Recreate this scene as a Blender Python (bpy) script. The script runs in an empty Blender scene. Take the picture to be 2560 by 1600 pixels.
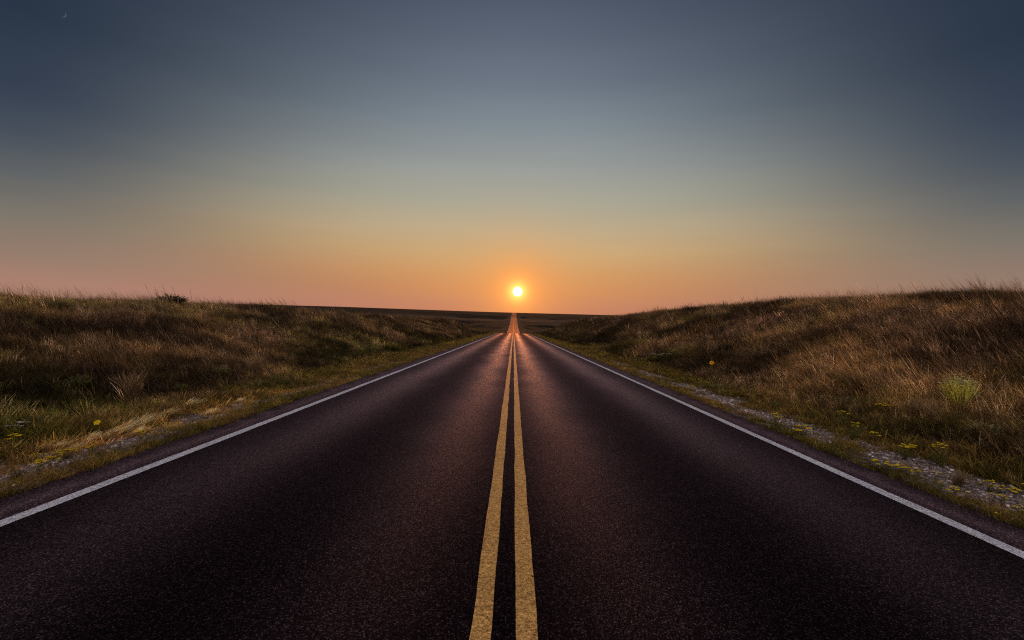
import bpy, math, random
import numpy as np
from mathutils import Vector, Matrix, noise as mnoise

random.seed(7); RNG = np.random.default_rng(11)
scene = bpy.context.scene
COL = scene.collection
R = math.radians

# ------------------------------------------------------------------ camera
F_PX, W_PX, H_PX, EYE = 1138.0, 2560.0, 1600.0, 1.55
Ydir = Vector((4, -18, -F_PX)).normalized()              # where the road runs, in camera axes
roll = R(1.5)
up0 = Vector((math.sin(roll), math.cos(roll), 0))
Zdir = (up0 - Ydir * up0.dot(Ydir)).normalized()
Xdir = Ydir.cross(Zdir).normalized()
M3 = Matrix((Xdir, Ydir, Zdir))                          # camera -> world
cam_d = bpy.data.cameras.new('camera'); cam = bpy.data.objects.new('camera', cam_d); COL.objects.link(cam)
cam.matrix_world = Matrix.Translation((0.012, 0, EYE)) @ M3.to_4x4()
cam_d.sensor_width = 36; cam_d.lens = 36 * F_PX / W_PX
cam_d.clip_start = 0.05; cam_d.clip_end = 60000
scene.camera = cam

def ray(px, py):
    return (M3 @ Vector((px - W_PX/2, H_PX/2 - py, -F_PX))).normalized()

# ------------------------------------------------------------------ terrain heights
def sstep(t):
    t = np.clip(t, 0, 1); return t*t*(3-2*t)

_ey = np.array([-60, 112, 125, 150, 190, 230, 262, 345, 430, 500, 650, 800, 900, 1000, 1300, 3000, 12000])
_ez = np.array([0,   0,  -.12, -1.05, -2.5, -2.6, -1.9, 0, 3.3, 6.8, 15.3, 27.0, 30.5, 29.0, 15, -40, -200.])
_ys = np.arange(-60, 12001, 1.0)
_es = np.interp(_ys, _ey, _ez)
k = np.exp(-0.5*(np.arange(-45, 46)/15.0)**2); k /= k.sum()
_e2 = np.convolve(np.pad(_es, 45, mode='edge'), k, mode='valid')
k = np.exp(-0.5*(np.arange(-18, 19)/6.0)**2); k /= k.sum()
_e1 = np.convolve(np.pad(_es, 18, mode='edge'), k, mode='valid')
_wt = sstep((_ys-200)/150)
_es = _e1*(1-_wt) + _e2*_wt
def road_z(y): return np.interp(y, _ys, _es)

_tab = {}
def vnoise(x, y, seed=0):
    if seed not in _tab: _tab[seed] = np.random.default_rng(1000+seed).random((256, 256))
    T = _tab[seed]
    xi = np.floor(x).astype(int); yi = np.floor(y).astype(int)
    fx = x-xi; fy = y-yi; fx = fx*fx*(3-2*fx); fy = fy*fy*(3-2*fy)
    a = T[xi & 255, yi & 255]; b = T[(xi+1) & 255, yi & 255]
    c = T[xi & 255, (yi+1) & 255]; d = T[(xi+1) & 255, (yi+1) & 255]
    return (a*(1-fx)+b*fx)*(1-fy) + (c*(1-fx)+d*fx)*fy
def fbm(x, y, seed=0, o=3):
    s = 0; a = 1; t = 0
    for i in range(o):
        s = s + a*vnoise(x*2**i+17.3*i, y*2**i+5.1*i, seed+i); t += a; a *= .5
    return s/t

LT = ([0, 12, 19, 30, 40, 57, 100], [1.72, 1.88, 2.06, 2.12, 2.02, 2.0, 2.8])
RT = ([0, 13, 18, 28, 41, 64, 102], [2.58, 2.76, 3.0, 3.2, 3.32, 3.25, 3.6])
def ground_z(x, y):
    x = np.asarray(x, float); y = np.asarray(y, float)
    ax = np.abs(x); z = road_z(y).copy() if hasattr(road_z(y), 'copy') else road_z(y)
    left = x < 0
    top = np.where(left, np.interp(y, *LT), np.interp(y, *RT))
    fade = 1 - sstep((y-92)/np.where(left, 48., 44.))
    a0 = 6.0 + .5*(fbm(y/9, y*0+3, 31)-.5); a1 = np.where(left, 14.0, 15.0) + 2.4*(fbm(y/11+40, y*0+7, 33)-.5)
    t = (ax-a0)/(a1-a0)
    bank = top*(0.65*sstep(t) + 0.35*np.clip(t, 0, 1)) * fade
    verge = -0.04 - .12*sstep((ax-4.2)/1.5)*(1-sstep((ax-6.2)/2))
    under = -0.05*(ax < 4.3)
    # lumps
    lum = sstep((ax-5.5)/2.5)
    lump = lum*((fbm(x/3.2, y/3.2, 3)-.5)*.42 + (fbm(x/.9, y/.9, 8, 2)-.5)*.14) + sstep((ax-4.3)/.5)*(fbm(x/.4, y/.4, 12, 2)-.5)*.035
    lump = lump*(1-sstep((y-140)/60))
    # hollows either side of the road beyond the crest, and fill slopes
    hol = -6.0*np.exp(-((y-225)/75.)**2)*sstep((ax-6)/20)
    roll_ = sstep((ax-25)/60)*sstep((y-300)/200)*(fbm(x/160+9, y/220, 21, 3)-.5)*7*(1-sstep((y-640)/200)*.93)
    far = sstep((y-1000)/1000)*(fbm(x/900, y/900, 22, 2)-.5)*30
    gul = -2.2*sstep((y-330)/60)*(1-sstep((y-620)/80))*sstep((ax-5)/8)*(1-sstep((ax-60)/60))*fbm(x/30, y/60, 25, 2)*1.5
    far = far + 2.6*sstep(-x/380)*sstep((y-450)/300)*(1-sstep((y-1500)/1000))
    return z + verge*(fade*.7+.3) + under + bank + lump + hol + roll_ + far + gul

def hit(px, py):
    d = ray(px, py); o = cam.matrix_world.translation
    ts = np.concatenate([np.arange(1.5, 60, .03), np.arange(60, 400, .3)])
    X = o.x + d.x*ts; Y = o.y + d.y*ts; Z = o.z + d.z*ts
    g = ground_z(X, Y); i = np.nonzero(Z <= g)[0]
    i = int(i[0]) if len(i) else len(ts)-1
    return Vector((float(X[i]), float(Y[i]), float(g[i]))), float(ts[i])*(-(M3.transposed() @ d).z)

# ------------------------------------------------------------------ helpers
def tag(o, label=None, cat=None, group=None, kind=None):
    if label: o['label'] = label
    if cat: o['category'] = cat
    if group: o['group'] = group
    if kind: o['kind'] = kind
    return o

def np_mesh(name, V, Fc, mat, smooth=False, col=None, uv=None):
    """V (n,3); Fc (m,4) quads or (m,3) tris."""
    V = np.asarray(V, np.float32); Fc = np.asarray(Fc, np.int32); n = Fc.shape[1]
    me = bpy.data.meshes.new(name)
    me.vertices.add(len(V)); me.vertices.foreach_set('co', V.ravel())
    me.loops.add(Fc.size); me.loops.foreach_set('vertex_index', Fc.ravel())
    me.polygons.add(len(Fc)); me.polygons.foreach_set('loop_start', np.arange(0, Fc.size, n, dtype=np.int32))
    me.polygons.foreach_set('loop_total', np.full(len(Fc), n, np.int32))
    if smooth: me.polygons.foreach_set('use_smooth', np.ones(len(Fc), bool))
    me.update(calc_edges=True)
    if col is not None:
        a = me.attributes.new('shade', 'FLOAT_COLOR', 'POINT')
        c = np.ones((len(V), 4), np.float32); c[:, :3] = col; a.data.foreach_set('color', c.ravel())
    if mat: me.materials.append(mat)
    return me

def link(name, me, parent=None, col=None):
    o = bpy.data.objects.new(name, me)
    (col or COL).objects.link(o)
    if parent: o.parent = parent
    return o

class MB:
    def __init__(s): s.v = []; s.f = []; s.c = []
    def add(s, vs, fs, c=(1, 1, 1)):
        b = len(s.v); s.v += [tuple(v) for v in vs]; s.f += [tuple(b+i for i in f) for f in fs]; s.c += [c]*len(vs)
    def build(s, name, mat, parent=None, smooth=False, col=None):
        me = bpy.data.meshes.new(name); me.from_pydata(s.v, [], s.f); me.update()
        if smooth: me.polygons.foreach_set('use_smooth', [True]*len(me.polygons))
        a = me.attributes.new('shade', 'FLOAT_COLOR', 'POINT')
        a.data.foreach_set('color', [q for c in s.c for q in (*c, 1)])
        me.materials.append(mat)
        return link(name, me, parent, col)
    def tube(s, pts, rads, n=5, c=(1, 1, 1)):
        vs = []; fs = []
        for i, p in enumerate(pts):
            p = Vector(p); q = Vector(pts[min(i+1, len(pts)-1)]) - Vector(pts[max(i-1, 0)])
            q.normalize(); a = q.orthogonal().normalized(); b = q.cross(a)
            for j in range(n):
                t = 2*math.pi*j/n; vs.append(p + (a*math.cos(t)+b*math.sin(t))*rads[i])
        for i in range(len(pts)-1):
            for j in range(n):
                fs.append((i*n+j, i*n+(j+1) % n, (i+1)*n+(j+1) % n, (i+1)*n+j))
        fs.append(tuple(range(n))[::-1]); fs.append(tuple((len(pts)-1)*n+j for j in range(n)))
        s.add(vs, fs, c)
    def leaf(s, base, d, length, width, up=None, c=(1, 1, 1), bend=.3):
        d = Vector(d).normalized(); base = Vector(base)
        side = d.cross(up or Vector((0, 0, 1)))
        if side.length < .05: side = Vector((1, 0, 0))
        side.normalize(); nrm = side.cross(d).normalized()
        m = base + d*length*.5 + nrm*length*bend*.25; t = base + d*length - nrm*length*bend*.2
        q = base + d*length*.12
        s.add([q-side*width*.15, q+side*width*.15, m+side*width*.5, m-side*width*.5, t], [(0, 1, 2, 3), (3, 2, 4)], c)

# ------------------------------------------------------------------ materials
class NT:
    def __init__(s, name):
        s.m = bpy.data.materials.new(name); s.m.use_nodes = True; s.t = s.m.node_tree; s.t.nodes.clear()
    def n(s, typ, **kw):
        nd = s.t.nodes.new(typ)
        for k_, v in kw.items():
            if k_.startswith('i_'):
                key = k_[2:]
                key = int(key) if key.isdigit() else key.replace('_', ' ')
                if isinstance(v, bpy.types.NodeSocket): s.t.links.new(v, nd.inputs[key])
                else: nd.inputs[key].default_value = v
            else: setattr(nd, k_, v)
        return nd
    def l(s, a, b): s.t.links.new(a, b)
    def math(s, op, a, b=None, c=None, clamp=False):
        nd = s.n('ShaderNodeMath', operation=op, use_clamp=clamp)
        for i, v in enumerate((a, b, c)):
            if v is None: continue
            if isinstance(v, bpy.types.NodeSocket): s.l(v, nd.inputs[i])
            else: nd.inputs[i].default_value = v
        return nd.outputs[0]
    def mix(s, f, a, b, mode='MIX'):
        nd = s.n('ShaderNodeMix', data_type='RGBA', blend_type=mode)
        for i, v in ((0, f), (6, a), (7, b)):
            if isinstance(v, bpy.types.NodeSocket): s.l(v, nd.inputs[i])
            else: nd.inputs[i].default_value = v if i == 0 else (*v[:3], 1)
        return nd.outputs[2]
    def ramp(s, f, stops, interp='LINEAR'):
        nd = s.n('ShaderNodeValToRGB'); s.l(f, nd.inputs[0]); cr = nd.color_ramp; cr.interpolation = interp
        while len(cr.elements) > 1: cr.elements.remove(cr.elements[0])
        for i, (p, c) in enumerate(stops):
            e = cr.elements[0] if i == 0 else cr.elements.new(p)
            e.position = p; e.color = (*c, 1) if isinstance(c, tuple) else (c, c, c, 1)
        return nd.outputs[0]
    def noise(s, vec, scale, detail=3, rough=.5, typ='ShaderNodeTexNoise'):
        nd = s.n(typ); s.l(vec, nd.inputs['Vector']); nd.inputs['Scale'].default_value = scale
        nd.inputs['Detail'].default_value = detail; nd.inputs['Roughness'].default_value = rough
        return nd.outputs[0]
    def out(s, sh, disp=None):
        o = s.n('ShaderNodeOutputMaterial'); s.l(sh, o.inputs[0]); return s.m

def srgb(r, g, b):
    f = lambda c: (c/255/12.92) if c/255 <= .04045 else ((c/255+.055)/1.055)**2.4
    return (f(r), f(g), f(b))

# -- asphalt
def asphalt(name, base, speck, gloss_lo, gloss_hi, tracks, paint=None):
    N = NT(name)
    geo = N.n('ShaderNodeNewGeometry'); P = geo.outputs['Position']
    sep = N.n('ShaderNodeSeparateXYZ'); N.l(P, sep.inputs[0]); X = sep.outputs[0]
    ax = N.math('ABSOLUTE', X)
    wob = N.math('MULTIPLY', N.math('SUBTRACT', N.noise(P, .35, 2), .5), .5)
    axw = N.math('ADD', ax, wob)
    vor = N.n('ShaderNodeTexVoronoi'); N.l(P, vor.inputs['Vector']); vor.inputs['Scale'].default_value = 150
    vor.feature = 'F1'
    vcol = N.n('ShaderNodeSeparateColor'); N.l(vor.outputs['Color'], vcol.inputs[0])
    fine = N.noise(P, 160, 3, .7)
    mid = N.noise(P, 28, 4, .65)
    big = N.noise(P, .8, 5, .6)
    stone = N.ramp(vcol.outputs[0], [(0, .35), (.72, .9), (.86, 1.6), (.95, 4.2), (1, 9.0)])
    c = N.mix(1.0, (*base,), stone, 'MULTIPLY')
    spk = N.ramp(vcol.outputs[1], [(0, 0.), (.945, 0.), (.955, 1.), (1, 1.)])
    c = N.mix(N.math('MULTIPLY', spk, .55), c, speck)
    c = N.mix(1.0, c, N.ramp(mid, [(.3, .55), (.7, 1.5)]), 'MULTIPLY')
    c = N.mix(1.0, c, N.ramp(big, [(.25, .7), (.75, 1.35)]), 'MULTIPLY')
    if paint:
        wear = N.math('ADD', N.math('MULTIPLY', fine, .6), N.math('MULTIPLY', mid, .6))
        wear = N.math('ADD', wear, N.math('MULTIPLY', vor.outputs['Distance'], 9.))
        pc = N.mix(1.0, (*paint,), N.ramp(mid, [(.28, .62), (.68, 1.15)]), 'MULTIPLY')
        pc = N.mix(1.0, pc, N.ramp(N.noise(P, 75, 2, .6), [(.35, .62), (.6, 1.15)]), 'MULTIPLY')
        pc = N.mix(1.0, pc, N.ramp(vcol.outputs[0], [(0, .45), (.3, .85), (1, 1.25)]), 'MULTIPLY')
        pc = N.mix(1.0, pc, N.ramp(big, [(.3, .82), (.7, 1.08)]), 'MULTIPLY')
        c = N.mix(N.ramp(wear, [(.60, 0.), (.74, 1.)]) if False else N.ramp(N.math('ADD', mid, N.math('MULTIPLY', vcol.outputs[2], .45)), [(.39, 0.), (.48, 1.)]), c, pc)
    # polished wheel tracks
    if tracks:
        def band(cx, w):
            d = N.math('DIVIDE', N.math('SUBTRACT', axw, cx), w)
            return N.math('EXPONENT', N.math('MULTIPLY', N.math('MULTIPLY', d, d), -1.0))
        tr = N.math('ADD', N.math('ADD', band(.75, .5), band(2.75, .48)), 0, clamp=True)
        ff = N.math('DIVIDE', N.math('SUBTRACT', sep.outputs[1], 120.), 120., clamp=True)
        tr = N.math('ADD', N.math('MULTIPLY', tr, N.math('SUBTRACT', 1., ff)), N.math('MULTIPLY', ff, .55))
        c = N.mix(1.0, c, N.mix(tr, (.42, .38, .44), (1.35, 1.25, 1.35)), 'MULTIPLY')
        rough = N.math('ADD', N.math('MULTIPLY', tr, gloss_lo-gloss_hi), gloss_hi)
        spec = N.math('ADD', N.math('MULTIPLY', tr, .50), .18)
    else:
        rough = gloss_hi; spec = .30 if paint else .17
    b1 = N.n('ShaderNodeBump', i_Strength=.8, i_Distance=.005)
    hsum = N.math('ADD', N.math('MULTIPLY', vcol.outputs[0], .6), N.math('MULTIPLY', fine, .9))
    hsum = N.math('SUBTRACT', hsum, N.math('MULTIPLY', vor.outputs['Distance'], 1.0))
    N.l(hsum, b1.inputs['Height'])
    # diffuse body under a rough sheen that grows at grazing angles
    df = N.n('ShaderNodeBsdfDiffuse'); N.l(c, df.inputs[0]); N.l(b1.outputs[0], df.inputs['Normal'])
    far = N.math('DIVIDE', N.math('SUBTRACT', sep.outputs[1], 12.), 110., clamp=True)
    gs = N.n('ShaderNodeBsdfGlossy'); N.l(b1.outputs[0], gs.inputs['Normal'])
    gc = N.mix(N.ramp(far, [(0, 0.), (1, 1.)]), (.74, .57, .62), (.92, .50, .30))  # low-sun orange of the distant sheen painted into the gloss colour
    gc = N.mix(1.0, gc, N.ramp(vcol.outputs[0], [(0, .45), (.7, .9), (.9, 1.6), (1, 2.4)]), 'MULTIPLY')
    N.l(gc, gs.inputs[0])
    if isinstance(rough, bpy.types.NodeSocket): N.l(rough, gs.inputs['Roughness'])
    else: gs.inputs['Roughness'].default_value = rough
    fr_ = N.n('ShaderNodeFresnel'); fr_.inputs[0].default_value = 1.28
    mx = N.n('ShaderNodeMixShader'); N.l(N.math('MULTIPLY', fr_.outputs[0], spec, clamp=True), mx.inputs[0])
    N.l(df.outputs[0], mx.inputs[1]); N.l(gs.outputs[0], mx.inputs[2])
    return N.out(mx.outputs[0])

M_ROAD = asphalt('asphalt', (.0054, .0038, .0054), (.17, .115, .10), .52, .72, True)
M_SHO = asphalt('shoulder_asphalt', (.018, .0115, .013), (.2, .15, .14), .6, .8, False)
M_WHITE = asphalt('white_paint', (.05, .045, .05), (.3, .3, .32), .5, .62, False, (.92, .96, 1.0))
M_YEL = asphalt('yellow_paint', (.05, .035, .02), (.35, .22, .08), .42, .5, False, (.99, .57, .17))

# -- ground
def ground_mat():
    N = NT('prairie_soil')
    geo = N.n('ShaderNodeNewGeometry'); P = geo.outputs['Position']
    sep = N.n('ShaderNodeSeparateXYZ'); N.l(P, sep.inputs[0])
    ax = N.math('ABSOLUTE', sep.outputs[0]); y = sep.outputs[1]
    n1 = N.noise(P, 2.2, 5, .6); n2 = N.noise(P, 14, 5, .7); n3 = N.noise(P, .35, 4, .6)
    # near: brown thatch and soil
    near = N.mix(N.ramp(n1, [(.35, 0.), (.65, 1.)]), (.020, .013, .008), (.052, .034, .018))
    near = N.mix(N.ramp(n2, [(.45, 0.), (.7, 1.)]), near, (.085, .062, .035))
    # gravel verge: pebbles
    vor = N.n('ShaderNodeTexVoronoi'); N.l(P, vor.inputs['Vector']); vor.inputs['Scale'].default_value = 34
    vc = N.n('ShaderNodeSeparateColor'); N.l(vor.outputs['Color'], vc.inputs[0])
    grav = N.ramp(vc.outputs[0], [(0, (.07, .052, .042)), (.5, (.20, .16, .14)), (.85, (.38, .31, .28)), (1, (.6, .52, .48))])
    gw = N.math('SUBTRACT', 1.0, N.math('DIVIDE', N.math('ABSOLUTE', N.math('SUBTRACT', N.math('ADD', ax, N.math('MULTIPLY', N.math('SUBTRACT', n3, .5), 1.1)), 5.2)), 1.1), clamp=True)
    gm = N.ramp(N.math('ADD', gw, N.math('MULTIPLY', N.math('SUBTRACT', n2, .5), .8)), [(.25, 0.), (.5, 1.)])
    nearf = N.ramp(N.math('DIVIDE', y, 160.), [(.5, 1.), (.9, 0.)])
    near = N.mix(N.math('MULTIPLY', gm, nearf), near, grav)
    # far: rolling dry prairie with streaky bands
    mp = N.n('ShaderNodeMapping'); N.l(P, mp.inputs[0]); mp.inputs['Scale'].default_value = (.004, .016, .02)
    f1 = N.noise(mp.outputs[0], 1.0, 6, .62)
    mp2 = N.n('ShaderNodeMapping'); N.l(P, mp2.inputs[0]); mp2.inputs['Scale'].default_value = (.03, .12, .05)
    f2 = N.noise(mp2.outputs[0], 1.0, 6, .7)
    far = N.ramp(f1, [(.3, (.022, .012, .009)), (.47, (.055, .030, .019)), (.56, (.095, .055, .034)), (.7, (.028, .016, .011))])
    far = N.mix(1.0, far, N.ramp(f2, [(.25, .55), (.75, 1.5)]), 'MULTIPLY')
    dk = N.ramp(N.math('DIVIDE', N.math('ADD', y, N.math('MULTIPLY', N.math('SUBTRACT', f1, .5), 160.)), 640.), [(0, .6), (.3, .3), (.55, .14), (.74, .12), (.79, .4), (.84, 1.), (.96, .9), (1, .42)])  # tone bands by distance, with shade of the hollows darkened into the colour
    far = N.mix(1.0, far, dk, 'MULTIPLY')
    # roadside strip grass far
    strip = N.ramp(N.math('DIVIDE', ax, 30.), [(.14, 1.), (.45, 0.)])
    far = N.mix(N.math('MULTIPLY', strip, .6), far, (.06, .036, .018))
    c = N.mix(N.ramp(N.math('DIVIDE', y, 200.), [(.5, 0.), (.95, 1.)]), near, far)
    b = N.n('ShaderNodeBump', i_Strength=.8, i_Distance=.03)
    N.l(N.math('ADD', n2, N.math('MULTIPLY', vor.outputs['Distance'], -1.0)), b.inputs['Height'])
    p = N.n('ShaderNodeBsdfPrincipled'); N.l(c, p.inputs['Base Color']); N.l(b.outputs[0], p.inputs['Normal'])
    p.inputs['Roughness'].default_value = .95; p.inputs['Specular IOR Level'].default_value = .05
    return N.out(p.outputs[0])
M_GROUND = ground_mat()

def leafy(name, use_tint, trans=.35, gain=1.0):
    """blade material: per-vertex shade x per-instance tint, partly translucent"""
    N = NT(name)
    a = N.n('ShaderNodeAttribute', attribute_name='shade')
    c = a.outputs['Color']
    if use_tint:
        t = N.n('ShaderNodeAttribute', attribute_name='tint', attribute_type='INSTANCER')
        c = N.mix(1.0, c, t.outputs['Color'], 'MULTIPLY')
    geo = N.n('ShaderNodeNewGeometry')
    nz = N.noise(geo.outputs['Position'], 5.0, 3, .6)
    c = N.mix(1.0, c, N.ramp(nz, [(.3, .62*gain), (.7, 1.35*gain)]), 'MULTIPLY')
    d = N.n('ShaderNodeBsdfPrincipled'); N.l(c, d.inputs['Base Color']); d.inputs['Roughness'].default_value = .7
    d.inputs['Specular IOR Level'].default_value = .15
    tr = N.n('ShaderNodeBsdfTranslucent'); N.l(c, tr.inputs[0])
    mx = N.n('ShaderNodeMixShader'); mx.inputs[0].default_value = trans
    N.l(d.outputs[0], mx.inputs[1]); N.l(tr.outputs[0], mx.inputs[2])
    return N.out(mx.outputs[0])
M_GRASS = leafy('grass_blades', True)
M_PLANT = leafy('plant_leaves', False)
def simple(name, col, rough=.6, var=.3, scale=60):
    N = NT(name); geo = N.n('ShaderNodeNewGeometry')
    nz = N.noise(geo.outputs['Position'], scale, 3, .6)
    c = N.mix(1.0, col, N.ramp(nz, [(.3, 1-var), (.7, 1+var)]), 'MULTIPLY')
    p = N.n('ShaderNodeBsdfPrincipled'); N.l(c, p.inputs['Base Color']); p.inputs['Roughness'].default_value = rough
    return N.out(p.outputs[0])
M_PETAL = leafy('petals', False, .45, 1.0)
M_POST = simple('weathered_steel', (.016, .013, .011), .9)
M_STONE = None

# ------------------------------------------------------------------ terrain mesh
ya = list(np.arange(-8, 30, .3)) + list(np.arange(30, 150, .6)) + list(np.arange(150, 420, 3)) + list(np.arange(420, 1100, 8))
s = 12.0; y = 1100
while y < 12000: ya.append(y); y += s; s *= 1.12
ya.append(12000.)
ya = np.array(ya)
xp = [0, 2, 4.0, 4.14, 4.3, 4.5] + list(np.arange(4.75, 20, .25)) + list(np.arange(20, 40, .8))
x = 40.8; s = 1.2
while x < 12000: xp.append(x); x += s; s *= 1.10
xp.append(12000.)
xa = np.array([-v for v in xp[:0:-1]] + xp)
GX, GY = np.meshgrid(xa, ya); GZ = ground_z(GX, GY)
nx, ny = len(xa), len(ya)
idx = np.arange(nx*ny).reshape(ny, nx)
Q = np.stack([idx[:-1, :-1], idx[:-1, 1:], idx[1:, 1:], idx[1:, :-1]], -1).reshape(-1, 4)
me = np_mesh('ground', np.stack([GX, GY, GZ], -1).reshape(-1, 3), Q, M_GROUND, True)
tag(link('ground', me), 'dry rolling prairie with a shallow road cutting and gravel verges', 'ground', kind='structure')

# ------------------------------------------------------------------ road
yr = np.concatenate([np.arange(-8, 30, .12), np.arange(30, 150, .6), ya[(ya > 149.9) & (ya < 1200)]])
def strip_mesh(name, xl, xr, lift, mat, rag=0., nseg=1, skirt=False, seed=50, label='', cat=''):
    y = yr; rz = road_z(y)
    L = xl + rag*(fbm(y/.5, y*0+1, seed, 4)-.5)*2; Rr = xr + rag*(fbm(y/.5, y*0+9, seed+5, 4)-.5)*2
    cols = [L + (Rr-L)*i/nseg for i in range(nseg+1)]
    lf = lift + np.clip(y-60, 0, 600)*2.0e-4*(lift-.03 if lift > .03 else 0)/.004*.3
    Z = [rz + lf for _ in cols]
    if skirt:
        cols = [cols[0]-.05] + cols + [cols[-1]+.05]; Z = [rz-.12] + Z + [rz-.12]
    X = np.stack(cols, -1); Zz = np.stack(Z, -1); Y = np.repeat(y[:, None], X.shape[1], 1)
    id_ = np.arange(X.size).reshape(X.shape)
    q = np.stack([id_[:-1, :-1], id_[:-1, 1:], id_[1:, 1:], id_[1:, :-1]], -1).reshape(-1, 4)
    o = link(name, np_mesh(name, np.stack([X, Y, Zz], -1).reshape(-1, 3), q, mat, not skirt))
    return tag(o, label, cat, kind='structure')
strip_mesh('road', -3.62, 3.62, .030, M_ROAD, 0, 2, label='dark two lane asphalt road running straight to the horizon', cat='road')
for sx, nm in ((-1, 'left'), (1, 'right')):
    a, b = sorted((sx*3.62, sx*4.16))
    # outer edge ragged: shoulder carries the broken pavement edge
    y = yr; rz = road_z(y); e = sx*(4.14 + .05*(fbm(y/.35, y*0+2, 61+sx, 4)-.5)*2 + .05*(fbm(y/2.5, y*0, 71+sx, 2)-.5)*2)
    cols = np.stack([np.full_like(y, sx*3.62), e, e+sx*.03], -1); Zz = np.stack([rz+.030, rz+.028, rz-.15], -1)
    Y = np.repeat(y[:, None], 3, 1); id_ = np.arange(cols.size).reshape(cols.shape)
    q = np.stack([id_[:-1, :-1], id_[:-1, 1:], id_[1:, 1:], id_[1:, :-1]], -1).reshape(-1, 4)
    if sx < 0: q = q[:, ::-1]
    o = link('road_shoulder', np_mesh('road_shoulder', np.stack([cols, Y, Zz], -1).reshape(-1, 3), q, M_SHO))
    tag(o, f'narrow reddish asphalt shoulder outside the white line on the {nm} of the road', 'road shoulder', kind='structure')
    strip_mesh('edge_line', sx*3.66-.06, sx*3.66+.06, .034, M_WHITE, .008, 1, seed=80+sx*3,
               label=f'solid white edge line along the {nm} side of the road', cat='road marking')
    strip_mesh('centre_line', sx*.113+.004-.054, sx*.113+.004+.054, .034, M_YEL, .009, 1, seed=90+sx*3,
               label=f'{nm} one of the two solid yellow centre lines', cat='road marking')

# ------------------------------------------------------------------ grass clumps (source meshes, kept outside the scene)
def blade_clump(n, h, hv, spread, w, lean, leanv, seg, cols, seedhead=0, curl=.5, seed=1):
    r = np.random.default_rng(seed)
    V = []; Fq = []; C = []
    for i in range(n):
        bx, by = r.normal(0, spread, 2)
        H = h*(1 + hv*(r.random()*2-1))
        ang = r.random()*2*math.pi
        lx = lean[0] + math.cos(ang)*leanv*r.random(); ly = lean[1] + math.sin(ang)*leanv*r.random()
        cu = curl*(.4+r.random())
        fa = r.random()*math.pi; sx, sy = math.cos(fa), math.sin(fa)
        col = np.array(cols[r.integers(len(cols))])*(.45+.6*r.random() + (1.6 if r.random() < .10 else 0))
        ww = w*(.6+.8*r.random())
        head = r.random() < seedhead
        pts = []
        for s_ in range(seg+1):
            t = s_/seg
            px = bx + lx*H*(t*(1-.4*cu) + cu*t*t); py = by + ly*H*(t*(1-.4*cu)+cu*t*t)
            pz = H*(t - .35*cu*t*t*math.hypot(lx, ly)) - .03
            wd = ww*(1-t**1.5*.85)
            if head: wd = ww*(.35 if t < .65 else 1.5*(1-(t-.65)/.35)+.25)
            pts.append((px, py, pz, wd, t))
        b = len(V)
        for (px, py, pz, wd, t) in pts:
            V.append((px-sx*wd, py-sy*wd, pz)); V.append((px+sx*wd, py+sy*wd, pz))
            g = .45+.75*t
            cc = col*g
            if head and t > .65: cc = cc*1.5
            C += [cc, cc]
        for s_ in range(seg): Fq.append((b+2*s_, b+2*s_+1, b+2*s_+3, b+2*s_+2))
    return np.array(V), np.array(Fq), np.clip(np.array(C), 0, 1)

def make_lib(cname, specs):
    c = bpy.data.collections.new(cname)
    for i, sp in enumerate(specs):
        V, Fq, C = blade_clump(seed=100+i, **sp)
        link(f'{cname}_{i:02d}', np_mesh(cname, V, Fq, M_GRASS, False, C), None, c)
    return c
DRY = [(1, .72, .45), (.9, .6, .38), (1.1, .85, .6), (.75, .5, .34), (.85, .75, .42)]
GRN = [(.82, .88, .34), (.98, .88, .40), (.7, .8, .33), (1.15, .88, .42)]
near_specs = []
for i in range(5): near_specs.append(dict(n=26, h=.30, hv=.5, spread=.045, w=.0030, lean=(-.35, -.05), leanv=.55, seg=4, cols=DRY, seedhead=.25, curl=.8))
for i in range(3): near_specs.append(dict(n=24, h=.25, hv=.5, spread=.05, w=.0032, lean=(-.15, 0), leanv=.9, seg=4, cols=DRY, seedhead=.1, curl=1.2))
for i in range(3): near_specs.append(dict(n=26, h=.23, hv=.4, spread=.05, w=.0032, lean=(-.1, 0), leanv=.6, seg=3, cols=GRN, seedhead=.05, curl=.8))
for i in range(2): near_specs.append(dict(n=6, h=.66, hv=.4, spread=.10, w=.0019, lean=(-.34, 0), leanv=.25, seg=6, cols=DRY, seedhead=1., curl=.5))
LIB_N = make_lib('grass_clump', near_specs)          # 0-4 dry, 5-7 tangled, 8-10 green, 11-12 seed stalks
short_specs = []
for i in range(4): short_specs.append(dict(n=34, h=.10, hv=.6, spread=.05, w=.0026, lean=(-.1, 0), leanv=1.0, seg=3, cols=GRN+DRY[:2], seedhead=.05, curl=.9))
for i in range(3): short_specs.append(dict(n=30, h=.15, hv=.5, spread=.05, w=.0024, lean=(-.3, -.1), leanv=.9, seg=3, cols=DRY, seedhead=.25, curl=.9))
for i in range(3): short_specs.append(dict(n=34, h=.12, hv=.6, spread=.05, w=.0060, lean=(0, 0), leanv=1.4, seg=2, cols=GRN, seedhead=0, curl=.6))
LIB_S = make_lib('verge_grass_clump', short_specs)
far_specs = []
for i in range(4): far_specs.append(dict(n=30, h=.42, hv=.45, spread=.14, w=.010, lean=(-.3, 0), leanv=.5, seg=2, cols=DRY, seedhead=.1, curl=.6))
for i in range(2): far_specs.append(dict(n=30, h=.34, hv=.4, spread=.14, w=.010, lean=(-.1, 0), leanv=.6, seg=2, cols=GRN, seedhead=0, curl=.6))
far_specs.append(dict(n=9, h=.8, hv=.3, spread=.35, w=.006, lean=(-.35, 0), leanv=.25, seg=4, cols=DRY, seedhead=1., curl=.5))
LIB_F = make_lib('distant_grass_clump', far_specs)

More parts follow.
